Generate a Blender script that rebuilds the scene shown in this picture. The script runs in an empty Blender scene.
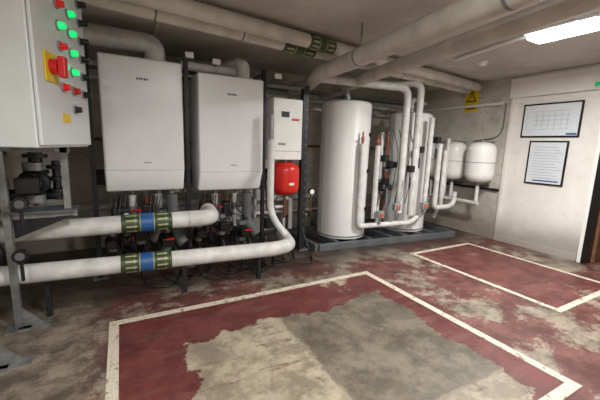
import bpy, math, random
from mathutils import Vector, Matrix
random.seed(4)
S=bpy.context.scene
COL=bpy.context.collection
S.view_settings.view_transform='Standard'
# ---------------------------------------------------------------- materials
def lin(c):
    return tuple((x/255/12.92 if x/255<=0.04045 else ((x/255+0.055)/1.055)**2.4) for x in c)
def mat(name,rgb,rough=0.5,metal=0.0,var=0.08,scale=6.0,bump=0.0,emit=None,es=0.0,bscale=None):
    m=bpy.data.materials.new(name); m.use_nodes=True
    nt=m.node_tree; b=nt.nodes['Principled BSDF']
    c=lin(rgb)
    tc=nt.nodes.new('ShaderNodeTexCoord')
    n=nt.nodes.new('ShaderNodeTexNoise'); n.inputs['Scale'].default_value=scale; n.inputs['Detail'].default_value=5
    nt.links.new(tc.outputs['Object'],n.inputs['Vector'])
    r=nt.nodes.new('ShaderNodeValToRGB')
    r.color_ramp.elements[0].position=0.3; r.color_ramp.elements[1].position=0.7
    r.color_ramp.elements[0].color=(*[x*(1-var*2) for x in c],1)
    r.color_ramp.elements[1].color=(*[min(1,x*(1+var*.5)) for x in c],1)
    nt.links.new(n.outputs['Fac'],r.inputs['Fac']); nt.links.new(r.outputs['Color'],b.inputs['Base Color'])
    b.inputs['Roughness'].default_value=rough; b.inputs['Metallic'].default_value=metal
    if bump>0:
        n2=nt.nodes.new('ShaderNodeTexNoise'); n2.inputs['Scale'].default_value=bscale or scale*6; n2.inputs['Detail'].default_value=6
        nt.links.new(tc.outputs['Object'],n2.inputs['Vector'])
        bp=nt.nodes.new('ShaderNodeBump'); bp.inputs['Strength'].default_value=bump; bp.inputs['Distance'].default_value=0.01
        nt.links.new(n2.outputs['Fac'],bp.inputs['Height']); nt.links.new(bp.outputs['Normal'],b.inputs['Normal'])
    if emit:
        b.inputs['Emission Color'].default_value=(*lin(emit),1); b.inputs['Emission Strength'].default_value=es
    return m
M={}
M['boiler']=mat('boiler_enamel',(218,219,221),.32,var=.02)
M['boilergrey']=mat('boiler_trim',(140,142,146),.4)
M['cab']=mat('cabinet_paint',(204,208,208),.4,var=.03)
M['white']=mat('white_plastic',(226,226,222),.4,var=.03)
M['lag']=mat('pipe_lagging_white',(206,205,202),.48,var=.13,scale=9,bump=.12)
M['lagb']=mat('pipe_lagging_beige',(200,195,184),.5,var=.15,scale=5,bump=.15)
M['cyl']=mat('cylinder_jacket',(218,217,216),.42,var=.03,bump=.03)
M['steel']=mat('galvanised_steel',(146,148,148),.45,.6,var=.18,scale=14)
M['greyp']=mat('grey_painted_steel',(96,100,103),.5,.2,var=.12)
M['black']=mat('black_plastic',(18,18,20),.38)
M['dark']=mat('dark_steel',(38,39,43),.45,.4)
M['dgrey']=mat('grey_insulation',(96,98,100),.7,var=.1,bump=.3)
M['red']=mat('red_enamel',(205,38,28),.3,var=.05)
M['redp']=mat('red_plastic',(200,25,30),.35)
M['yellow']=mat('yellow_plastic',(225,190,30),.4)
M['copper']=mat('copper_pipe',(150,95,68),.35,.8,var=.15)
M['orange']=mat('orange_plastic',(186,92,56),.5)
M['green']=mat('olive_band',(56,70,42),.45,var=.15)
M['cream']=mat('cream_mark',(170,172,130),.5)
M['blue']=mat('blue_band',(34,84,140),.45)
M['glamp']=mat('green_lens',(30,190,110),.2,emit=(10,230,120),es=.9)
M['rlamp']=mat('red_lens',(190,20,30),.2,emit=(230,20,30),es=.2)
M['lamp']=mat('lit_diffuser',(255,255,255),.4,emit=(252,252,250),es=14)
M['paper']=mat('paper',(206,211,216),.5,var=.03)
M['ink']=mat('printed_ink',(130,138,146),.6)
M['frame']=mat('black_frame',(18,18,20),.35)
M['wood']=mat('brown_wood',(120,85,58),.6,var=.25,scale=8)
M['beige']=mat('corridor_paint',(150,125,98),.7)
M['exit']=mat('exit_green',(20,150,90),.4,emit=(20,170,100),es=.4)

class NT:
    def __init__(s,name):
        s.m=bpy.data.materials.new(name); s.m.use_nodes=True; s.t=s.m.node_tree; s.b=s.t.nodes['Principled BSDF']
        g=s.t.nodes.new('ShaderNodeNewGeometry'); s.pos=g.outputs['Position']
        sp=s.t.nodes.new('ShaderNodeSeparateXYZ'); s.t.links.new(s.pos,sp.inputs[0]); s.x,s.y,s.z=sp.outputs
    def put(s,sock,v):
        if isinstance(v,(int,float)): sock.default_value=v
        elif isinstance(v,tuple): sock.default_value=(*v,1) if len(v)==3 else v
        else: s.t.links.new(v,sock)
    def op(s,o,a,b=0.0,c=None,clamp=False):
        n=s.t.nodes.new('ShaderNodeMath'); n.operation=o; n.use_clamp=clamp
        s.put(n.inputs[0],a); s.put(n.inputs[1],b)
        if c is not None: s.put(n.inputs[2],c)
        return n.outputs[0]
    def noise(s,scale,detail=6,rough=.6,dist=0.0,st=None):
        n=s.t.nodes.new('ShaderNodeTexNoise'); n.inputs['Scale'].default_value=scale; n.inputs['Detail'].default_value=detail
        n.inputs['Roughness'].default_value=rough; n.inputs['Distortion'].default_value=dist
        if st:
            mp=s.t.nodes.new('ShaderNodeMapping'); mp.inputs['Scale'].default_value=st; mp.inputs['Rotation'].default_value=(0,0,.35)
            s.t.links.new(s.pos,mp.inputs['Vector']); s.t.links.new(mp.outputs[0],n.inputs['Vector'])
        else: s.t.links.new(s.pos,n.inputs['Vector'])
        return n.outputs['Fac']
    def step(s,v,a,b):
        n=s.t.nodes.new('ShaderNodeMapRange'); n.interpolation_type='SMOOTHSTEP'
        s.put(n.inputs[0],v); n.inputs[1].default_value=a; n.inputs[2].default_value=b; return n.outputs[0]
    def box(s,x0,x1,y0,y1):
        a=s.op('MINIMUM',s.op('SUBTRACT',s.x,x0),s.op('SUBTRACT',x1,s.x))
        b=s.op('MINIMUM',s.op('SUBTRACT',s.y,y0),s.op('SUBTRACT',y1,s.y))
        return s.op('MINIMUM',a,b)
    def mix(s,f,a,b):
        n=s.t.nodes.new('ShaderNodeMix'); n.data_type='RGBA'
        s.put(n.inputs[0],f); s.put(n.inputs[6],a); s.put(n.inputs[7],b); return n.outputs[2]
    def bump(s,h,st=.3,d=.01):
        n=s.t.nodes.new('ShaderNodeBump'); n.inputs['Strength'].default_value=st; n.inputs['Distance'].default_value=d
        s.put(n.inputs['Height'],h); s.t.links.new(n.outputs[0],s.b.inputs['Normal'])

def floor_mat():
    k=NT('painted_concrete_floor')
    n1=k.noise(1.6,8,.6); n2=k.noise(6,8,.68); n3=k.noise(42,6,.75); n4=k.noise(.7,4,.5); n5=k.noise(3.4,12,.74); n6=k.noise(2.2,10,.75,0,(1,4.5,1))
    n3c=k.op('SUBTRACT',n3,.5)
    # screed showing through the paint
    conc=k.mix(k.step(n5,.40,.60),lin((118,107,91)),lin((158,147,127)))
    conc=k.mix(k.op('MULTIPLY',k.step(n6,.52,.62),.5),conc,lin((100,89,75)))
    oconc=k.mix(k.step(n5,.38,.62),lin((82,72,62)),lin((142,131,115)))
    oconc=k.mix(k.op('MULTIPLY',k.step(n6,.5,.62),.5),oconc,lin((96,82,72)))
    dconc=k.mix(k.step(n5,.38,.62),lin((80,73,61)),lin((114,106,91)))
    dconc=k.mix(k.op('MULTIPLY',k.step(n1,.5,.62),.5),dconc,lin((68,61,51)))
    red=k.mix(k.step(n5,.38,.62),lin((78,33,31)),lin((104,50,46)))
    redw=k.mix(k.step(n5,.38,.62),lin((78,44,40)),lin((112,72,65)))
    nn=k.op('SUBTRACT',k.op('ADD',k.op('MULTIPLY',n1,.6),k.op('MULTIPLY',n5,.4)),.5)
    wear=k.step(k.op('ADD',nn,k.op('MULTIPLY',n3c,.25)),.0,.03)
    outer=k.mix(wear,redw,oconc)
    red_left=k.step(k.op('ADD',k.x,k.op('MULTIPLY',nn,1.2)),-.45,-.05)
    outer=k.mix(red_left,oconc,outer)
    r1=k.step(k.box(-.1,2.54,.75,2.9),-.005,.005)
    r2=k.step(k.box(3.65,4.95,1.33,3.2),-.005,.005)
    patch=k.op('ADD',k.box(.32,2.28,.9,2.4),k.op('MULTIPLY',k.op('SUBTRACT',n1,.5),.5))
    patch=k.op('ADD',patch,k.op('MULTIPLY',k.op('SUBTRACT',n5,.5),.35))
    pm=k.step(patch,-.006,.006)
    dk=k.step(k.op('ADD',k.box(1.15,2.45,1.1,2.5),k.op('MULTIPLY',k.op('SUBTRACT',n5,.5),.35)),-.01,.02)
    pc=k.mix(dk,conc,dconc)
    # remnants of paint in the patch
    rem=k.step(k.op('ADD',k.op('MULTIPLY',n6,.6),k.op('MULTIPLY',n2,.4)),.56,.58)
    pc=k.mix(k.op('MULTIPLY',rem,k.op('SUBTRACT',.55,k.op('MULTIPLY',dk,.4))),pc,lin((104,62,55)))
    fleck=k.step(k.op('ADD',nn,k.op('MULTIPLY',n3c,.22)),.095,.11)
    in1=k.mix(fleck,red,conc)
    in1=k.mix(k.op('MULTIPLY',k.step(n6,.5,.6),.35),in1,lin((112,80,72)))
    in1=k.mix(pm,in1,pc)
    in2=k.mix(k.step(k.op('ADD',nn,k.op('MULTIPLY',n3c,.22)),.08,.1),k.mix(.4,red,redw),oconc)
    in2=k.mix(k.op('MULTIPLY',k.step(n6,.5,.6),.3),in2,lin((116,86,78)))
    c=k.mix(r1,outer,in1); c=k.mix(r2,c,in2)
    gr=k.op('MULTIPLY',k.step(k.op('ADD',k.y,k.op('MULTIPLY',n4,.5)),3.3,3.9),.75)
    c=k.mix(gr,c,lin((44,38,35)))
    st=k.step(n2,.60,.68); c=k.mix(k.op('MULTIPLY',st,.4),c,lin((52,43,38)))
    spk=k.step(n3,.60,.68); c=k.mix(k.op('MULTIPLY',spk,.45),c,lin((50,42,37)))
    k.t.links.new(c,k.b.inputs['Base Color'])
    rr=k.op('ADD',k.op('MULTIPLY',n5,.5),.25); k.t.links.new(rr,k.b.inputs['Roughness'])
    k.bump(k.op('ADD',n5,k.op('MULTIPLY',n3,.2)),.2,.01)
    return k.m
def wall_mat(name,c1,c2,c3,amt=.6,low=False):
    k=NT(name); n1=k.noise(1.2,7,.65); n2=k.noise(9,7,.7)
    c=k.mix(k.step(n1,.35,.65),lin(c1),lin(c2)); c=k.mix(k.op('MULTIPLY',k.step(n2,.52,.7),amt),c,lin(c3))
    if low:
        g=k.op('SUBTRACT',1.0,k.step(k.op('SUBTRACT',k.z,k.op('MULTIPLY',n1,.6)),-.2,.3))
        c=k.mix(k.op('MULTIPLY',g,.65),c,lin((98,84,71)))
    k.t.links.new(c,k.b.inputs['Base Color']); k.b.inputs['Roughness'].default_value=.75
    k.bump(n2,.25,.01); return k.m
def line_mat():
    k=NT('worn_white_line'); n=k.noise(14,8,.7); n2=k.noise(50,4,.7)
    c=k.mix(k.step(n,.55,.62),lin((198,190,172)),lin((126,94,82)))
    c=k.mix(k.op('MULTIPLY',k.step(n2,.47,.66),.5),c,lin((142,120,104)))
    k.t.links.new(c,k.b.inputs['Base Color']); k.b.inputs['Roughness'].default_value=.65; return k.m
M['floor']=floor_mat()
M['wall']=wall_mat('dirty_plaster',(166,160,150),(204,198,188),(120,111,100),.5,True)
M['wallr']=wall_mat('white_painted_wall',(212,208,200),(224,221,214),(190,183,172),.3,True)
M['ceil']=wall_mat('ceiling_paint',(178,173,165),(200,196,188),(150,144,135),.3)
M['line']=line_mat()

# ---------------------------------------------------------------- geometry
def fin(name,verts,faces,m,parent=None,smooth=False,bevel=0,ang=40):
    me=bpy.data.meshes.new(name); me.from_pydata(verts,[],faces); me.update()
    me.materials.append(m)
    o=bpy.data.objects.new(name,me); COL.objects.link(o)
    if smooth:
        for p in me.polygons: p.use_smooth=True
        try: me.set_sharp_from_angle(angle=math.radians(ang))
        except Exception: pass
    if bevel>0:
        b=o.modifiers.new('bevel','BEVEL'); b.width=bevel; b.segments=3; b.limit_method='ANGLE'
        for p in me.polygons: p.use_smooth=True
        w=o.modifiers.new('wn','WEIGHTED_NORMAL')
    if parent: o.parent=parent
    return o
def grp(name):
    e=bpy.data.objects.new(name,None); e.empty_display_size=.1; COL.objects.link(e); return e
def box(name,a,b,m,parent=None,bevel=0,rz=0,org=None):
    x0,y0,z0=a; x1,y1,z1=b
    v=[Vector(p) for p in [(x0,y0,z0),(x1,y0,z0),(x1,y1,z0),(x0,y1,z0),(x0,y0,z1),(x1,y0,z1),(x1,y1,z1),(x0,y1,z1)]]
    if rz:
        c=Vector(org) if org else (Vector(a)+Vector(b))/2; R=Matrix.Rotation(rz,3,'Z'); v=[R@(p-c)+c for p in v]
    return fin(name,v,[(0,3,2,1),(4,5,6,7),(0,1,5,4),(1,2,6,5),(2,3,7,6),(3,0,4,7)],m,parent,bevel=bevel)
def beam(name,p,q,w,h,m,parent=None,bevel=0):
    p=Vector(p);q=Vector(q);d=(q-p).normalized()
    up=Vector((0,0,1)) if abs(d.z)<.9 else Vector((0,1,0))
    s=d.cross(up).normalized()*w/2; u=s.normalized().cross(d).normalized()*h/2
    v=[p-s-u,p+s-u,p+s+u,p-s+u,q-s-u,q+s-u,q+s+u,q-s+u]
    return fin(name,v,[(0,3,2,1),(4,5,6,7),(0,1,5,4),(1,2,6,5),(2,3,7,6),(3,0,4,7)],m,parent,bevel=bevel)
def cyl(name,p,q,r,m,parent=None,seg=28,r2=None):
    p=Vector(p);q=Vector(q);d=(q-p).normalized(); r2=r if r2 is None else r2
    up=Vector((0,0,1)) if abs(d.z)<.9 else Vector((1,0,0))
    s=d.cross(up).normalized(); t=d.cross(s)
    v=[];
    for c,rr in ((p,r),(q,r2)):
        for i in range(seg):
            a=2*math.pi*i/seg; v.append(c+s*math.cos(a)*rr+t*math.sin(a)*rr)
    f=[(i,(i+1)%seg,seg+(i+1)%seg,seg+i) for i in range(seg)]+[tuple(range(seg))[::-1],tuple(range(seg,2*seg))]
    return fin(name,v,f,m,parent,smooth=True)
def lathe(name,prof,c,m,parent=None,seg=48,axis=(0,0,1)):
    c=Vector(c); A=Vector(axis).normalized(); up=Vector((0,0,1)) if abs(A.z)<.9 else Vector((1,0,0))
    s=A.cross(up).normalized(); t=A.cross(s); v=[]
    for (r,h) in prof:
        for i in range(seg):
            a=2*math.pi*i/seg; v.append(c+A*h+(s*math.cos(a)+t*math.sin(a))*max(r,.0005))
    f=[]
    for j in range(len(prof)-1):
        for i in range(seg): f.append((j*seg+i,j*seg+(i+1)%seg,(j+1)*seg+(i+1)%seg,(j+1)*seg+i))
    f.append(tuple(range(seg))[::-1]); f.append(tuple(range((len(prof)-1)*seg,len(prof)*seg)))
    return fin(name,v,f,m,parent,smooth=True,ang=35)
def pipe(name,pts,r,m,parent=None,fil=None,seg=20):
    pts=[Vector(p) for p in pts]; fil=r*1.8 if fil is None else fil
    path=[pts[0]]
    for i in range(1,len(pts)-1):
        a,b,c=pts[i-1],pts[i],pts[i+1]; d1=(a-b);d2=(c-b)
        k=min(fil,d1.length*.48,d2.length*.48); p0=b+d1.normalized()*k;p1=b+d2.normalized()*k
        for j in range(9):
            t=j/8; path.append(p0*(1-t)**2+b*2*t*(1-t)+p1*t*t)
    path.append(pts[-1])
    tang=[]
    for i in range(len(path)):
        tang.append(((path[min(i+1,len(path)-1)]-path[max(i-1,0)])).normalized())
    up=Vector((0,0,1)) if abs(tang[0].z)<.9 else Vector((1,0,0))
    s=tang[0].cross(up).normalized(); v=[]
    for i,p in enumerate(path):
        if i: s=(s-tang[i]*s.dot(tang[i])).normalized()
        t=tang[i].cross(s)
        for j in range(seg):
            a=2*math.pi*j/seg; v.append(p+s*math.cos(a)*r+t*math.sin(a)*r)
    f=[]
    for i in range(len(path)-1):
        for j in range(seg): f.append((i*seg+j,i*seg+(j+1)%seg,(i+1)*seg+(j+1)%seg,(i+1)*seg+j))
    f.append(tuple(range(seg))[::-1]); f.append(tuple(range((len(path)-1)*seg,len(path)*seg)))
    return fin(name,v,f,m,parent,smooth=True,ang=60)
def band(p,q,r,parent,n='',blue=True):
    p=Vector(p);q=Vector(q);d=q-p
    cyl('green_tape'+n,p,q,r,M['green'],parent)
    if blue: cyl('blue_tape'+n,p+d*.37,p+d*.63,r+.003,M['blue'],parent)
    L=d.length;u=d.normalized(); up=Vector((0,0,1)); s=u.cross(up).normalized(); t=u.cross(s)
    V=[];F=[]
    for e in (.05,.66):
        for i in range(10):
            a0=2*math.pi*i/10; am=a0+.14; a1=a0+.28
            def P(a,x): return p+u*(x*L)+(s*math.cos(a)+t*math.sin(a))*(r+.003)
            b=len(V); V+= [P(a0+.05,e+.04),P(a1-.05,e+.04),P(a1-.05,e+.2),P(a0+.05,e+.2), P(a0-.07,e+.2),P(a1+.07,e+.2),P(am,e+.27)]
            F+=[(b,b+1,b+2,b+3),(b+4,b+5,b+6)]
    for e in (.35,.625):
        cyl('tape_edge_%d%s'%(int(e*100),n),p+d*e,p+d*(e+.015),r+.0035,M['cream'],parent)
    fin('flow_arrows'+n,V,F,M['cream'],parent)

# ---------------------------------------------------------------- room
XL,XR,YB,YF,H=-1.9,5.63,5.2,-2.6,2.7
box('floor',(XL-.1,YF-.1,-.1),(XR+2.2,YB+.1,0),M['floor'])
box('ceiling',(XL-.1,YF-.1,H),(XR+2.2,YB+.1,H+.1),M['ceil'])
box('wall_back',(XL-.1,YB,0),(XR+.1,YB+.1,H),M['wall'])
box('wall_left',(XL-.1,YF,0),(XL,YB,H),M['wall'])
box('wall_front',(XL-.1,YF-.1,0),(XR+.1,YF,H),M['wall'])
g=grp('wall_right')
box('rough_section',(XR,3.13,0),(XR+.12,YB,H),M['wall'],g)
box('board_panel',(XR,1.95,0),(XR+.12,3.13,H),M['wallr'],g)
box('over_door',(XR,.95,2.15),(XR+.12,1.95,H),M['wallr'],g)
box('near_section',(XR,YF,0),(XR+.12,.95,H),M['wallr'],g)
box('header_band',(XR-.06,YF,2.36),(XR-.002,3.2,2.66),M['wallr'],g,bevel=.008)
box('baseboard_right',(XR-.03,1.99,0.0),(XR-.002,3.12,.1),M['wallr'],bevel=.004)
box('trim_1',(XR-.04,3.12,0),(XR-.001,3.17,2.36),M['wallr'],bevel=.004)
g=grp('door_1')
box('jamb_far',(XR-.035,1.885,0),(XR+.13,1.98,2.15),M['white'],g)
box('seal_strip',(XR-.038,1.885,0),(XR-.034,1.935,2.13),M['frame'],g)
box('seal_return',(XR-.037,1.88,0),(XR+.13,1.885,2.13),M['frame'],g)
box('jamb_near',(XR-.02,.95,0),(XR+.13,1.01,2.15),M['white'],g)
box('lintel',(XR-.02,.95,2.09),(XR+.13,1.88,2.149),M['white'],g)
box('open_leaf',(XR+.13,1.84,.01),(XR+.95,1.88,2.08),M['wood'],g,bevel=.004)
g=grp('corridor_partition')
box('end',(XR+1.9,YF,0),(XR+2.0,YB,H),M['beige'],g)
box('side',(XR+.12,3.3,0),(XR+1.9,3.4,H),M['beige'],g)
def marking(nm,x0,x1,y0,y1,w=.075):
    g=grp(nm); z=.003
    box('line_1',(x0-w/2,y0-w/2,0),(x0+w/2,y1+w/2,z),M['line'],g)
    box('line_2',(x1-w/2,y0-w/2,0),(x1+w/2,y1+w/2,z),M['line'],g)
    box('line_3',(x0+w/2,y1-w/2,0),(x1-w/2,y1+w/2,z),M['line'],g)
    box('line_4',(x0+w/2,y0-w/2,0),(x1-w/2,y0+w/2,z),M['line'],g)
marking('floor_marking',-.12,2.55,.8,2.9,.07)
marking('floor_marking',3.66,4.95,1.36,3.19,.06)

# ---------------------------------------------------------------- boilers
def boiler(x0,x1,y,z0,z1):
    g=grp('gas_boiler'); d=.5
    prof=[(y,z0+.22),(y,z1),(y+d,z1),(y+d,z0),(y+.10,z0)]
    n=len(prof)
    V=[(x0,a,b) for a,b in prof]+[(x1,a,b) for a,b in prof]
    F=[tuple(range(n)),tuple(range(2*n-1,n-1,-1))]+[(i,i+n,(i+1)%n+n,(i+1)%n) for i in range(n)]
    o=fin('casing',V,F,M['boiler'],g,bevel=.022)
    box('seam',(x0-.001,y+.16,z0+.06),(x0+.003,y+.166,z1-.03),M['boilergrey'],g)
    box('seam_2',(x1-.003,y+.16,z0+.06),(x1+.001,y+.166,z1-.03),M['boilergrey'],g)
    cx=(x0+x1)/2
    box('lower_joint',(x0+.02,y-.0015,z0+.225),(x1-.02,y+.002,z0+.229),M['boilergrey'],g)
    for i in range(5): box('badge_%d'%i,(cx-.055+.022*i,y-.003,z1-.212),(cx-.041+.022*i,y+.001,z1-.192),M['dark'],g)
    box('badge_lower',(cx-.02,y-.003,z0+.3),(cx+.05,y+.001,z0+.311),M['boilergrey'],g)
    for i,(fx,r) in enumerate([(.15,.016),(.32,.035),(.5,.014),(.68,.035),(.85,.05)]):
        xx=x0+(x1-x0)*fx
        cyl('connector_%d'%i,(xx,y+.28,z0-.06),(xx,y+.28,z0+.01),r*.8,M['steel'],g)
    return g
boiler(-.15,.60,3.7,.975,2.30)
boiler(.765,1.53,3.75,.945,2.25)

g=grp('boiler_flue')
pipe('duct',[(-1.85,3.95,2.50),(.37,3.95,2.50),(.37,3.95,2.31)],.10,M['lag'],g,fil=.17)
cyl('collar',(.37,3.95,2.305),(.37,3.95,2.34),.12,M['lag'],g)
cyl('joint',(-.05,3.95,2.5),(-.02,3.95,2.5),.106,M['lag'],g)
g=grp('boiler_flue')
pipe('duct',[(.64,4.08,2.36),(1.3,4.08,2.36)],.05,M['lag'],g)
pipe('riser',[(1.36,4.0,2.26),(1.36,4.0,2.46),(1.2,4.5,2.46),(1.2,4.9,2.46)],.08,M['lag'],g,fil=.13)
cyl('collar',(1.36,4.0,2.255),(1.36,4.0,2.29),.11,M['lag'],g)

g=grp('boiler_support_frame')
for i,x in enumerate((-.26,.685,1.63,2.27)):
    yy=4.0 if i<3 else 4.02
    beam('post_%d'%i,(x,yy,0),(x,yy,2.42 if i<3 else 2.3),.045,.045,M['dark'],g)
    box('foot_%d'%i,(x-.07,yy-.07,0),(x+.07,yy+.07,.012),M['steel'],g)
beam('rail_top',(-.3,4.3,2.30),(2.3,4.3,2.30),.045,.045,M['steel'],g)
beam('rail_mid',(-.3,4.3,.9),(2.3,4.3,.9),.045,.045,M['steel'],g)
beam('rail_low',(-.3,4.3,.2),(2.3,4.3,.2),.045,.045,M['dark'],g)
for i,x in enumerate((-.26,.685,1.63)):
    beam('arm_%d'%i,(x,4.0,2.36),(x,4.32,2.36),.045,.045,M['steel'],g)
box('perforated_post',(2.19,3.96,0.02),(2.225,4.04,2.25),M['dark'],g)
for i in range(16): box('slot_%d'%i,(2.26,3.996,.3+.12*i),(2.28,3.9965,.33+.12*i),M['greyp'],g)
for i,(x,z) in enumerate(((.72,2.45),(1.02,2.42),(1.80,2.36))):
    box('tag_case_%d'%i,(x-.045,3.93,z-.03),(x+.045,3.97,z+.03),M['white'],g,bevel=.005)
    beam('tag_bracket_%d'%i,(x,3.96,z),(x,4.3,2.3),.02,.02,M['steel'],g)
box('cable_basket',(-.3,4.36,.98),(2.3,4.40,1.16),M['dark'],g)

# ---------------------------------------------------------------- low headers
g=grp('heating_header_pipe')
pipe('insulation',[(-1.7,3.5,.695),(.84,3.46,.71),(.86,3.78,.71)],.085,M['lag'],g,fil=.14)
cyl('joint_1',(.58,3.464,.708),(.60,3.464,.708),.089,M['lagb'],g)
cyl('end_cap',(.86,3.76,.71),(.86,3.80,.71),.092,M['lagb'],g)
band((-.03,3.474,.705),(.42,3.467,.707),.089,g)
g=grp('heating_header_pipe')
pipe('insulation',[(-1.7,3.32,.41),(1.50,3.22,.345),(1.70,3.30,.34),(1.84,3.8,.34)],.08,M['lag'],g,fil=.16)
pipe('branch',[(1.58,3.62,1.56),(1.58,3.62,.66),(1.70,3.42,.42)],.042,M['lag'],g,fil=.18)
cyl('branch_cap',(1.58,3.62,1.56),(1.58,3.62,1.85),.03,M['steel'],g)
cyl('joint_1',(1.36,3.228,.350),(1.38,3.227,.350),.084,M['lagb'],g)
band((-.05,3.269,.376),(.38,3.256,.368),.086,g)
for i,x in enumerate((-.6,.5,1.3)):
    beam('stand_%d'%i,(x,3.27,0),(x,3.27,.28),.04,.04,M['dark'],g)

def pump(x,y,z,s=1.0,red=True,parent=None,sfx=''):
    g=parent or grp('circulator_pump')
    lathe('volute'+sfx,[(0,-.06*s),(.07*s,-.06*s),(.085*s,-.03*s),(.085*s,.03*s),(.06*s,.06*s),(0,.06*s)],(x,y,z),M['dark'],g,axis=(0,-1,0))
    lathe('motor'+sfx,[(0,.05*s),(.065*s,.05*s),(.065*s,.15*s),(.055*s,.17*s),(0,.17*s)],(x,y,z),M['black'],g,axis=(0,-1,0))
    box('terminal_box'+sfx,(x-.06*s,y-.2*s,z-.05*s),(x+.06*s,y-.16*s,z+.05*s),M['redp'] if red else M['black'],g,bevel=.008)
    cyl('flange_up'+sfx,(x,y,z+.08*s),(x,y,z+.13*s),.055*s,M['steel'],g)
    cyl('flange_down'+sfx,(x,y,z-.13*s),(x,y,z-.08*s),.055*s,M['steel'],g)
def drops(x0,y,z,name='boiler_pipework'):
    g=grp(name)
    pipe('flow',[(x0+.24,y,z),(x0+.24,y,.6),(x0+.24,3.9,.52)],.04,M['lag'],g)
    pipe('return',[(x0+.50,y,z),(x0+.50,y,.45)],.04,M['lag'],g)
    pipe('low_header',[(x0+.05,y+.1,.5),(x0+.72,y+.1,.5)],.05,M['lag'],g)
    pipe('gas',[(x0+.38,y-.05,z),(x0+.38,y-.05,.8),(x0+.1,y+.2,.75),(x0+.1,y+.2,.1)],.014,M['copper'],g)
    pipe('condensate',[(x0+.11,y,z),(x0+.11,y,.3),(x0+.4,y+.2,.12)],.02,M['black'],g)
    pipe('corrugated_sleeve',[(x0+.64,y-.05,z),(x0+.64,y-.05,.5),(x0+.74,y-.15,.34)],.06,M['dgrey'],g)
    for i in range(14):
        cyl('rib_%d'%i,(x0+.64,y-.05,z-.03*i-.03),(x0+.64,y-.05,z-.03*i-.018),.066,M['dgrey'],g,seg=18)
    for i,dx in enumerate((.24,.50)):
        cyl('valve_%d'%i,(x0+dx,y,z-.2),(x0+dx,y,z-.12),.055,M['steel'],g)
        box('lever_%d'%i,(x0+dx-.02,y-.08,z-.17),(x0+dx+.1,y-.065,z-.15),M['redp'] if i==0 else M['black'],g)
    lathe('gauge',[(0,0),(.04,0),(.045,.02),(.04,.035),(0,.035)],(x0+.17,y-.13,z-.2),M['black'],g,axis=(0,-1,0)); cyl('gauge_face',(x0+.17,y-.167,z-.2),(x0+.17,y-.165,z-.2),.032,M['white'],g)
    box('strainer',(x0+.03,y-.14,z-.26),(x0+.15,y-.02,z-.12),M['dark'],g,bevel=.02)
    box('strainer_2',(x0+.32,y-.1,z-.28),(x0+.44,y-.0,z-.1),M['dark'],g,bevel=.02)
    pump(x0+.30,y-.06,.50,1.0,False,g,'_1'); pump(x0+.56,y-.08,.40,1.0,False,g,'_2'); pump(x0+.02,y-.06,.42,.8,False,g,'_3')
    box('red_handle',(x0+.54,y-.3,.44),(x0+.62,y-.28,.46),M['redp'],g)
    for i in range(5):
        box('low_valve_%d'%i,(x0+.03+.15*i,y+.1,.18),(x0+.12+.15*i,y+.18,.34),M['dark' if i%2 else 'black'],g,bevel=.015)
        cyl('low_pipe_%d'%i,(x0+.075+.15*i,y+.14,.02),(x0+.075+.15*i,y+.14,.5),.022,M['copper' if i%2 else 'dgrey'],g)
    for i in range(9):
        a=random.uniform(0,.55); b=random.uniform(.05,.3)
        pipe('wiring_%d'%i,[(x0+a,y-.1,z),(x0+a-.05,y-.2,z-random.uniform(.15,.45)),(x0+a+b,y-.17,z-random.uniform(.2,.5)),(x0+a+b,y,.45)],.007,M['black'],g,fil=.1,seg=8)
drops(-.15,3.98,.91); drops(.765,4.03,.88)
g=grp('floor_cables')
for i in range(10):
    x=.1+i*.19; y=3.5+.08*(i%3)
    pipe('cable_%d'%i,[(x,y+.3,.3),(x+.05,y,.012),(x+.3,y-.08,.012),(x+.45,y+.25,.012),(x+.4,y+.4,.3)],.009,M['black'],g,fil=.15,seg=8)

# ---------------------------------------------------------------- pressurisation unit and red vessel
g=grp('pressurisation_unit')
box('case',(1.73,3.9,1.31),(2.15,4.2,2.095),M['white'],g,bevel=.012)
box('display',(1.84,3.893,1.86),(1.95,3.9,1.93),M['dark'],g)
box('logo',(1.99,3.895,1.82),(2.1,3.9,1.85),M['redp'],g)
box('label',(1.8,3.895,1.5),(1.9,3.9,1.53),M['boilergrey'],g)
box('lower_joint',(1.74,3.896,1.42),(2.14,3.9,1.426),M['boilergrey'],g)
g=grp('red_expansion_vessel')
lathe('shell',[(0,0),(.08,.005),(.14,.02),(.175,.05),(.19,.09),(.193,.12),(.193,.33),(.19,.36),(.175,.4),(.14,.43),(.08,.445),(0,.45)],(1.96,4.0,.83),M['red'],g)
cyl('weld_band',(1.96,4.0,1.05),(1.96,4.0,1.065),.198,M['red'],g)
cyl('stub',(1.96,4.0,1.27),(1.96,4.0,1.305),.02,M['steel'],g)
cyl('leg_pipe',(1.96,4.0,.5),(1.96,4.0,.84),.02,M['copper'],g)
box('rating_label',(1.93,3.803,.98),(2.0,3.81,1.01),M['white'],g)
g=grp('fill_valve_set')
pipe('hose',[(1.8,4.1,1.30),(1.75,4.2,1.1),(1.76,4.15,.6),(1.9,4.15,.5)],.012,M['black'],g)
pipe('pipe',[(1.9,4.15,.75),(2.13,4.15,.75),(2.13,4.15,.3)],.03,M['lag'],g)
pipe('pipe_2',[(1.9,4.2,.62),(2.05,4.2,.62),(2.05,4.2,.05)],.025,M['lag'],g)
box('meter',(1.78,4.22,.3),(1.92,4.3,.45),M['dark'],g,bevel=.01)
g=grp('pressure_gauge')
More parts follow.
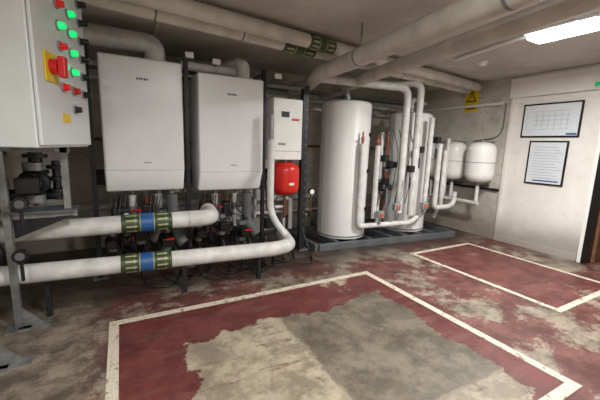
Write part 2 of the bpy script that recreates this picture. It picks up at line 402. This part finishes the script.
cyl('dial',(2.36,3.93,.86),(2.36,3.97,.86),.036,M['white'],g); cyl('rim',(2.36,3.935,.86),(2.36,3.975,.86),.045,M['black'],g); cyl('stem',(2.36,3.96,.55),(2.36,3.96,.83),.012,M['copper'],g)
cyl('base',(2.36,3.96,.5),(2.36,3.96,.56),.04,M['dark'],g); beam('arm',(2.30,4.0,.53),(2.36,3.96,.53),.03,.03,M['steel'],g)

# ---------------------------------------------------------------- skid and cylinders
g=grp('plant_skid_base')
def C(p,q,n): beam(n,p,q,.06,.1,M['greyp'],g,bevel=.006)
C((2.45,3.84,.05),(5.1,3.58,.05),'rail_front'); C((2.45,4.8,.05),(5.1,4.75,.05),'rail_rear')
C((2.42,3.84,.05),(2.42,4.8,.05),'end_left'); C((5.1,3.58,.05),(5.1,4.75,.05),'end_right')
for i,x in enumerate((2.8,3.1,3.4,3.8,4.1,4.4,4.7)): C((x,3.84-(x-2.45)*.098,.05),(x,4.78,.05),'cross_%d'%i)
def cylinder(x,y,r,z0,z1,vent):
    g=grp('hot_water_cylinder')
    lathe('jacket',[(0,z0),(r-.01,z0),(r,z0+.012),(r,z1-.05),(r-.012,z1-.02),(r-.05,z1),(0,z1+.03)],(x,y,0),M['cyl'],g,seg=72)
    cyl('seam_low',(x,y,z0+.03),(x,y,z0+.05),r+.004,M['steel'],g,seg=72)
    cyl('top_boss',(x,y,z1+.02),(x,y,z1+.09),.06,M['steel'],g)
    for i,(zz) in enumerate((.55,1.15,1.7)):
        cyl('pocket_%d'%i,(x+r*.55,y-r*.78,zz),(x+r*.63,y-r*.9,zz),.03,M['black'],g)
    box('seam_vertical',(x-r-.004,y-.004,z0+.05),(x-r+.004,y+.004,z1-.06),M['boilergrey'],g)
    pipe('vent_pipe',vent,.04,M['lag'],g)
    return g
cylinder(3.11,4.24,.385,.1,2.18,[(3.11,4.24,2.22),(3.11,4.24,2.34),(3.1,4.8,2.34),(3.1,5.0,2.34)])
cylinder(4.42,4.16,.36,.1,2.10,[(4.42,4.16,2.14),(4.42,4.16,2.34),(5.0,4.4,2.34)])

def vp(name,pts,r,m='lag',fil=None):
    g=grp(name); pipe('insulation',pts,r,M[m],g,fil=fil); return g
def valve(g,x,y,z,n=''):
    cyl('valve_body'+n,(x,y,z),(x,y,z+.1),.02,M['copper'],g); box('valve_lever'+n,(x-.05,y-.03,z+.06),(x+.02,y-.015,z+.075),M['orange'],g); cyl('vent'+n,(x,y,z+.1),(x,y,z+.17),.012,M['copper'],g)
def motor(g,x,y,z,n=''):
    box('actuator'+n,(x-.045,y-.05,z-.05),(x+.045,y+.05,z+.05),M['black'],g,bevel=.01); cyl('body'+n,(x,y,z-.13),(x,y,z-.05),.024,M['steel'],g); cyl('tail'+n,(x,y,z-.3),(x,y,z-.13),.014,M['dark'],g)
def obxv(g,x,y,z,n=''):
    box('case'+n,(x-.06,y-.04,z-.06),(x+.06,y+.04,z+.05),M['boilergrey'],g,bevel=.01)
    box('cap'+n,(x-.035,y-.055,z-.035),(x+.035,y-.04,z+.025),M['orange'],g,bevel=.006); cyl('spindle'+n,(x,y,z-.15),(x,y,z-.06),.02,M['steel'],g)
    pipe('cable'+n,[(x+.05,y,z+.04),(x+.1,y-.02,z+.2),(x+.12,y+.02,z+.4)],.006,M['boilergrey'],g,seg=8)
g=vp('hot_water_pipe',[(3.10,3.79,1.56),(3.10,3.79,.32),(4.1,3.68,.32),(4.33,3.63,.5),(4.33,3.63,2.0)],.040)
valve(g,3.10,3.79,1.56); motor(g,4.2,3.70,1.5); obxv(g,3.45,3.70,.50)
g=vp('hot_water_pipe',[(3.41,3.80,1.54),(3.41,3.80,.42)],.038); valve(g,3.41,3.80,1.54)
motor(g,3.56,3.8,1.35,'_1'); motor(g,3.60,3.8,1.0,'_2')
g=vp('heating_riser_pipe',[(3.83,3.70,.5),(3.83,3.70,2.40),(2.40,3.9,2.40)],.055,fil=.14)
obxv(g,3.70,3.62,.62,'_1'); motor(g,3.96,3.64,1.2,'_3')
g=vp('heating_riser_pipe',[(4.08,3.68,.45),(4.08,3.68,2.50),(3.7,4.0,2.50),(2.6,4.05,2.50)],.055,fil=.14)
obxv(g,4.22,3.54,.62,'_1')
g=vp('hot_water_pipe',[(4.54,3.60,1.6),(4.54,3.60,.55),(4.9,3.6,.55),(5.05,3.62,.60),(5.05,3.62,.8)],.04); motor(g,4.45,3.60,1.66)
vp('cold_feed_pipe',[(4.75,3.65,1.5),(4.75,3.65,.75),(4.82,3.7,.5)],.035)
vp('cold_feed_pipe',[(4.93,3.75,1.7),(4.93,3.75,.75),(4.93,3.9,.3)],.03)
g=grp('pump_set'); pump(3.64,3.92,.9,.9,False,g,'_1'); pump(3.75,3.95,1.25,.9,False,g,'_2')
for i,x in enumerate((3.62,3.74)): cyl('pipe_%d'%i,(x,3.95,.3),(x,3.95,1.75),.025,M['copper' if i else 'lag'],g)
for i in range(6):
    x=3.5+.12*i; pipe('wire_%d'%i,[(x,3.85,1.8),(x+.03,3.72,1.4),(x-.04,3.72,1.0),(x+.02,3.85,.6)],.006,M['black'],g,fil=.15,seg=8)
g=grp('distribution_pipework')
for i,(z,r,mm) in enumerate(((2.28,.04,'lag'),(2.14,.03,'lagb'),(1.5,.02,'copper'),(.6,.045,'lag'),(.35,.03,'lag'))):
    pipe('run_%d'%i,[(-1.8,5.08,z),(5.4,5.08,z)],r,M[mm],g)
for i,x in enumerate((-.9,1.9,2.5,3.66,3.8,4.95)):
    pipe('drop_%d'%i,[(x,5.0,2.3),(x,5.0,.3)],.03,M['lag' if i%2 else 'lagb'],g)
box('cable_tray',(-1.8,4.95,2.4),(5.4,5.18,2.43),M['steel'],g)

def vessel(x,y,r,z0,z1):
    g=grp('white_expansion_vessel'); h=z1-z0
    lathe('shell',[(0,0),(r*.5,.01),(r*.8,.04),(r*.95,.09),(r,.15),(r,h-.15),(r*.95,h-.09),(r*.8,h-.04),(r*.5,h-.01),(0,h)],(x,y,z0),M['white'],g)
    cyl('weld_band',(x,y,z0+h*.5-.005),(x,y,z0+h*.5+.005),r+.004,M['boilergrey'],g)
    cyl('stub',(x,y,z0-.07),(x,y,z0+.01),.02,M['steel'],g)
    beam('bracket',(x,y,z1+.01),(XR,y,z1+.01),.04,.01,M['steel'],g); cyl('bracket_boss',(x,y,z1-.01),(x,y,z1+.03),.025,M['steel'],g)
    beam('shelf_arm',(x,y,z0-.06),(XR,y,z0-.06),.05,.02,M['dark'],g)
    pipe('drop',[(x,y,z0-.06),(x,y,.66)],.03,M['lag'],g)
vessel(5.33,3.40,.225,.98,1.66); vessel(5.33,3.90,.20,.98,1.66); vessel(5.33,4.36,.20,.98,1.66)
vp('vessel_pipe',[(5.33,3.36,.62),(5.33,4.6,.62),(4.95,4.6,.62)],.035)
g=grp('pipe_bracket'); box('rail',(XR-.04,3.2,.84),(XR-.004,4.7,.88),M['dark'],g)

# ---------------------------------------------------------------- overhead pipes
g=grp('overhead_main_pipe')
def P1(x): return Vector((x,3.17+x*.135,2.585))
pipe('insulation',[P1(-1.85),P1(5.5)],.078,M['lagb'],g)
band(P1(1.58),P1(2.0),.082,g,'',False)
for i,x in enumerate((.3,1.1,2.4,3.6)): cyl('seam_%d'%i,P1(x),P1(x+.015),.0795,M['greyp'],g)
g=grp('overhead_main_pipe')
def P2(x): return Vector((x,2.97+x*.135,2.60))
pipe('insulation',[P2(-1.85),P2(5.5)],.07,M['lagb'],g)
band(P2(1.80),P2(2.15),.074,g,'',False)
g=vp('overhead_return_pipe',[(1.65,-2.5,2.39),(2.22,3.65,2.39),(2.5,4.4,2.39),(2.5,4.9,2.39)],.09,'lagb',fil=.2)
for i,t in enumerate((.2,.45,.7)):
    p=Vector((1.65,-2.5,2.39)).lerp(Vector((2.22,3.65,2.39)),t+.15); q=p+Vector((.0018,.02,0)); cyl('clip_%d'%i,p,q,.093,M['steel'],g); beam('hanger_%d'%i,p+Vector((0,0,.09)),(p.x,p.y,H),.012,.012,M['steel'],g)
g=vp('overhead_return_pipe',[(1.92,-2.5,2.42),(2.85,3.25,2.42),(3.1,4.3,2.42)],.078,'lagb',fil=.2)
g=vp('ceiling_conduit',[(2.6,-2.5,2.67),(3.9,3.0,2.67)],.02,'white')
g=vp('ceiling_conduit',[(.4,-2.5,2.68),(.4,5.1,2.68)],.013,'white')

# ---------------------------------------------------------------- control cabinet
A=Vector((-.39,2.35,0)); T=Vector((.24,.971,0)).normalized(); N=Vector((T.y,-T.x,0))
def cp(s,z,o=0.0): return A+T*s+N*o+Vector((0,0,z))
def obox(name,s0,s1,z0,z1,o0,o1,m,par,bevel=0):
    v=[cp(s0,z0,o1),cp(s1,z0,o1),cp(s1,z0,o0),cp(s0,z0,o0),cp(s0,z1,o1),cp(s1,z1,o1),cp(s1,z1,o0),cp(s0,z1,o0)]
    return fin(name,v,[(0,3,2,1),(4,5,6,7),(0,1,5,4),(1,2,6,5),(2,3,7,6),(3,0,4,7)],m,par,bevel=bevel)
g=grp('electrical_control_cabinet')
obox('enclosure',0,.79,1.44,2.66,-.38,-.022,M['cab'],g,bevel=.008)
obox('door',.01,.78,1.455,2.65,-.02,0,M['cab'],g,bevel=.006)
obox('isolator_plate',.10,.25,1.83,2.0,0,.012,M['yellow'],g,bevel=.004)
a=cp(.175,1.92,.012); b=cp(.175,1.92,.05); cyl('isolator_hub',a,b,.045,M['redp'],g)
obox('isolator_handle',.15,.20,1.86,1.98,.05,.09,M['redp'],g,bevel=.006)
obox('data_label',.30,.42,1.60,1.66,0,.002,M['yellow'],g)
obox('warning_label',.36,.52,2.07,2.09,0,.002,M['white'],g)
k=0
for r_ in range(7):
    z=1.70+.125*r_
    for ci,s in enumerate((.33,.50,.68)):
        k+=1
        if r_==0 and ci!=1: continue
        if ci==2: mm=M['black']
        elif ci==1: mm=M['glamp'] if r_ not in (0,1) else (M['black'] if r_==0 else M['redp'])
        else: mm=M['rlamp'] if r_%2 else M['glamp']
        cyl('bezel_%d'%k,cp(s,z,0),cp(s,z,.012),.030,M['boilergrey'],g,seg=20)
        cyl('button_%d'%k,cp(s,z,.012),cp(s,z,.045 if ci<2 else .06),.024,mm,g,seg=20,r2=.019)
        obox('tag_%d'%k,s-.03,s+.03,z+.04,z+.052,0,.002,M['white'],g)
g=grp('cabinet_support_stand')
for i,(x,y) in enumerate(((-.775,3.14),(-.40,3.2),(-.80,2.62))):
    z0=0 if i!=1 else .88
    beam('post_%d'%i,(x,y,z0),(x,y,1.43),.045,.045,M['steel'],g)
    if i!=1:
        box('foot_%d'%i,(x-.08,y-.08,0),(x+.08,y+.08,.012),M['steel'],g)
        fin('gusset_%d'%i,[(x+.02,y-.01,.012),(x+.16,y-.01,.012),(x+.02,y-.01,.17),(x+.02,y+.01,.012),(x+.16,y+.01,.012),(x+.02,y+.01,.17)],[(0,1,2),(5,4,3),(0,3,4,1),(1,4,5,2),(2,5,3,0)],M['steel'],g)
        box('foot_ext_%d'%i,(x,y-.05,0),(x+.2,y+.05,.012),M['steel'],g)
beam('rail_1',(-1.2,3.2,1.41),(-.36,3.2,1.41),.045,.045,M['steel'],g)
beam('rail_2',(-1.2,3.17,.9),(-.34,3.2,.9),.05,.05,M['steel'],g)
box('shelf_plate',(-1.2,3.1,.925),(-.34,3.35,.94),M['greyp'],g)
fin('brace',[(-.75,3.17,.88),(-.36,3.17,.88),(-.75,3.17,.72),(-.75,3.19,.88),(-.36,3.19,.88),(-.75,3.19,.72)],[(0,1,2),(5,4,3),(0,3,4,1),(1,4,5,2),(2,5,3,0)],M['dark'],g)
beam('post_3',(-.775,3.14,1.41),(-.40,2.9,1.42),.04,.03,M['steel'],g)
g=grp('twin_head_pump')
pump(-.95,3.45,1.12,1.5,False,g,'_1'); pump(-.66,3.5,1.12,1.3,False,g,'_2'); pump(-.98,3.35,.56,1.3,False,g,'_3')
for i,(x,z0,z1,r) in enumerate(((-.95,.8,1.9,.06),(-.66,.95,1.42,.05),(-1.15,.8,1.9,.05),(-.52,.95,1.3,.03))):
    cyl('black_pipe_%d'%i,(x,3.62,z0),(x,3.62,z1),r,M['black'],g)
    for j in range(3):
        zz=z0+(z1-z0)*(.2+.3*j); cyl('flange_%d_%d'%(i,j),(x,3.62,zz),(x,3.62,zz+.03),r+.04,M['dark'],g)
pipe('cross_pipe',[(-1.4,3.62,1.0),(-.5,3.62,1.0),(-.5,3.8,1.0)],.05,M['dark'],g)
g=grp('pressure_gauge')
for i,(x,y,z) in enumerate(((-.70,3.03,.62),(-.66,2.99,1.02))):
    cyl('case_%d'%i,(x,y+.03,z),(x,y-.01,z),.05,M['black'],g); cyl('face_%d'%i,(x,y-.01,z),(x,y-.012,z),.03,M['dgrey'],g); pipe('stem_%d'%i,[(x,y+.02,z-.2),(x,y+.02,z-.04)],.012,M['dark'],g)

# ---------------------------------------------------------------- right wall objects
def picture(y0,y1,z0,z1,kind):
    g=grp('framed_notice'); x=XR
    box('frame',(x-.02,y0,z0),(x-.002,y1,z1),M['frame'],g,bevel=.003)
    box('sheet',(x-.023,y0+.025,z0+.025),(x-.02,y1-.025,z1-.025),M['paper'],g)
    if kind==0:
        for i in range(5):
            zz=z0+.12+i*.065; box('diagram_line_%d'%i,(x-.0245,y0+.14,zz),(x-.023,y1-.16,zz+.003),M['ink'],g)
        for i in range(6):
            yy=y0+.16+i*.08; box('diagram_post_%d'%i,(x-.0245,yy,z0+.12),(x-.023,yy+.003,z0+.36),M['ink'],g)
        box('blue_title',(x-.0245,y0+.03,z0+.035),(x-.023,y0+.16,z0+.06),M['blue'],g)
    else:
        for i in range(12):
            zz=z0+.1+i*.042; box('text_%d'%i,(x-.0245,y0+.06+.03*(i%3),zz),(x-.023,y1-.09,zz+.005),M['ink'],g)
        box('blue_footer',(x-.0245,y0+.06,z0+.05),(x-.023,y1-.12,z0+.07),M['blue'],g)
picture(2.2,2.97,1.74,2.245,0); picture(2.3,2.82,1.03,1.69,1)
g=grp('warning_sign')
box('plate',(XR-.008,3.76,2.2),(XR-.002,4.02,2.60),M['yellow'],g)
fin('triangle',[(XR-.010,3.79,2.38),(XR-.010,3.99,2.38),(XR-.010,3.89,2.56)],[(0,1,2)],M['black'],g)
fin('triangle_inner',[(XR-.012,3.82,2.40),(XR-.012,3.96,2.40),(XR-.012,3.89,2.525)],[(0,1,2)],M['yellow'],g)
fin('bolt',[(XR-.014,3.88,2.42),(XR-.014,3.90,2.46),(XR-.014,3.885,2.46),(XR-.014,3.90,2.5),(XR-.014,3.875,2.45),(XR-.014,3.89,2.45)],[(0,1,2),(3,4,5)],M['black'],g)
box('text',(XR-.010,3.80,2.25),(XR-.008,3.98,2.27),M['black'],g); box('text_2',(XR-.010,3.80,2.30),(XR-.008,3.98,2.32),M['black'],g)
vp('ledge_pipe',[(XR-.04,3.3,2.30),(XR-.04,4.9,2.30)],.025,'white')
vp('hanging_cable',[(XR-.03,3.25,2.3),(XR-.03,3.25,1.75),(XR-.03,3.75,1.68)],.008,'greyp',fil=.2)
g=grp('exit_sign'); box('case',(XR-.1,1.9,2.38),(XR-.062,2.10,2.46),M['white'],g,bevel=.004); box('face',(XR-.106,1.91,2.39),(XR-.1,2.09,2.45),M['exit'],g)
g=grp('smoke_detector'); lathe('body',[(0,0),(.055,0),(.06,-.02),(.045,-.045),(.03,-.05),(0,-.05)],(4.38,2.93,H),M['white'],g); cyl('base',(4.38,2.93,H-.012),(4.38,2.93,H),.07,M['white'],g)

# ---------------------------------------------------------------- lamps
def bulkhead(x,y,power=60):
    g=grp('ceiling_light_fixture')
    box('housing',(x-.15,y-.30,H-.05),(x+.15,y+.30,H),M['white'],g,bevel=.01)
    box('diffuser',(x-.12,y-.27,H-.10),(x+.12,y+.27,H-.05),M['lamp'],g,bevel=.02)
    ld=bpy.data.lights.new('tube','AREA'); ld.shape='RECTANGLE'; ld.size=.24; ld.size_y=.5; ld.energy=power; ld.color=(1,.99,.965)
    l=bpy.data.objects.new('tube',ld); COL.objects.link(l); l.location=(x,y,H-.115); l.parent=g
bulkhead(3.70,1.70,110)
bulkhead(1.0,.1,105); bulkhead(4.6,-1.2,45); bulkhead(-.9,-1.0,75)
g=grp('emergency_light'); box('case',(3.2,1.30,2.6),(3.38,1.46,2.7),M['white'],g,bevel=.01); box('lens',(3.22,1.32,2.585),(3.36,1.44,2.6),M['paper'],g)
ld=bpy.data.lights.new('corridor_lamp','AREA'); ld.size=.5; ld.energy=12; ld.color=(1,.85,.7)
l=bpy.data.objects.new('corridor_lamp',ld); COL.objects.link(l); l.location=(6.9,1.2,2.68)

W=bpy.data.worlds.new('world'); S.world=W; W.use_nodes=True; W.node_tree.nodes['Background'].inputs[0].default_value=(.6,.63,.66,1); W.node_tree.nodes['Background'].inputs[1].default_value=.1

bpy.context.view_layer.update()
for e in [o for o in bpy.data.objects if o.type=='EMPTY']:
    pts=[]
    for c in e.children:
        if c.type=='MESH': pts+=[v.co for v in c.data.vertices]
    if not pts: continue
    mn=Vector([min(p[i] for p in pts) for i in range(3)]); mx=Vector([max(p[i] for p in pts) for i in range(3)])
    loc=Vector(((mn.x+mx.x)/2,(mn.y+mx.y)/2,mn.z)); e.location=loc
    for c in e.children: c.location=c.location-loc

# ---------------------------------------------------------------- camera
f=325.4
X=Vector((600,-35,f)).normalized(); Y=Vector((-180,-60,f)).normalized(); Z=X.cross(Y).normalized(); Y=Z.cross(X)
right=Vector((X.x,Y.x,Z.x)); down=Vector((X.y,Y.y,Z.y)); fwd=Vector((X.z,Y.z,Z.z))
cd=bpy.data.cameras.new('camera'); cam=bpy.data.objects.new('camera',cd); COL.objects.link(cam)
m3=Matrix((right,-down,-fwd)).transposed(); cam.matrix_world=Matrix.Translation((0,0,1.5))@m3.to_4x4()
cd.sensor_width=36; cd.lens=36*f/600; cd.clip_start=.02
S.camera=cam
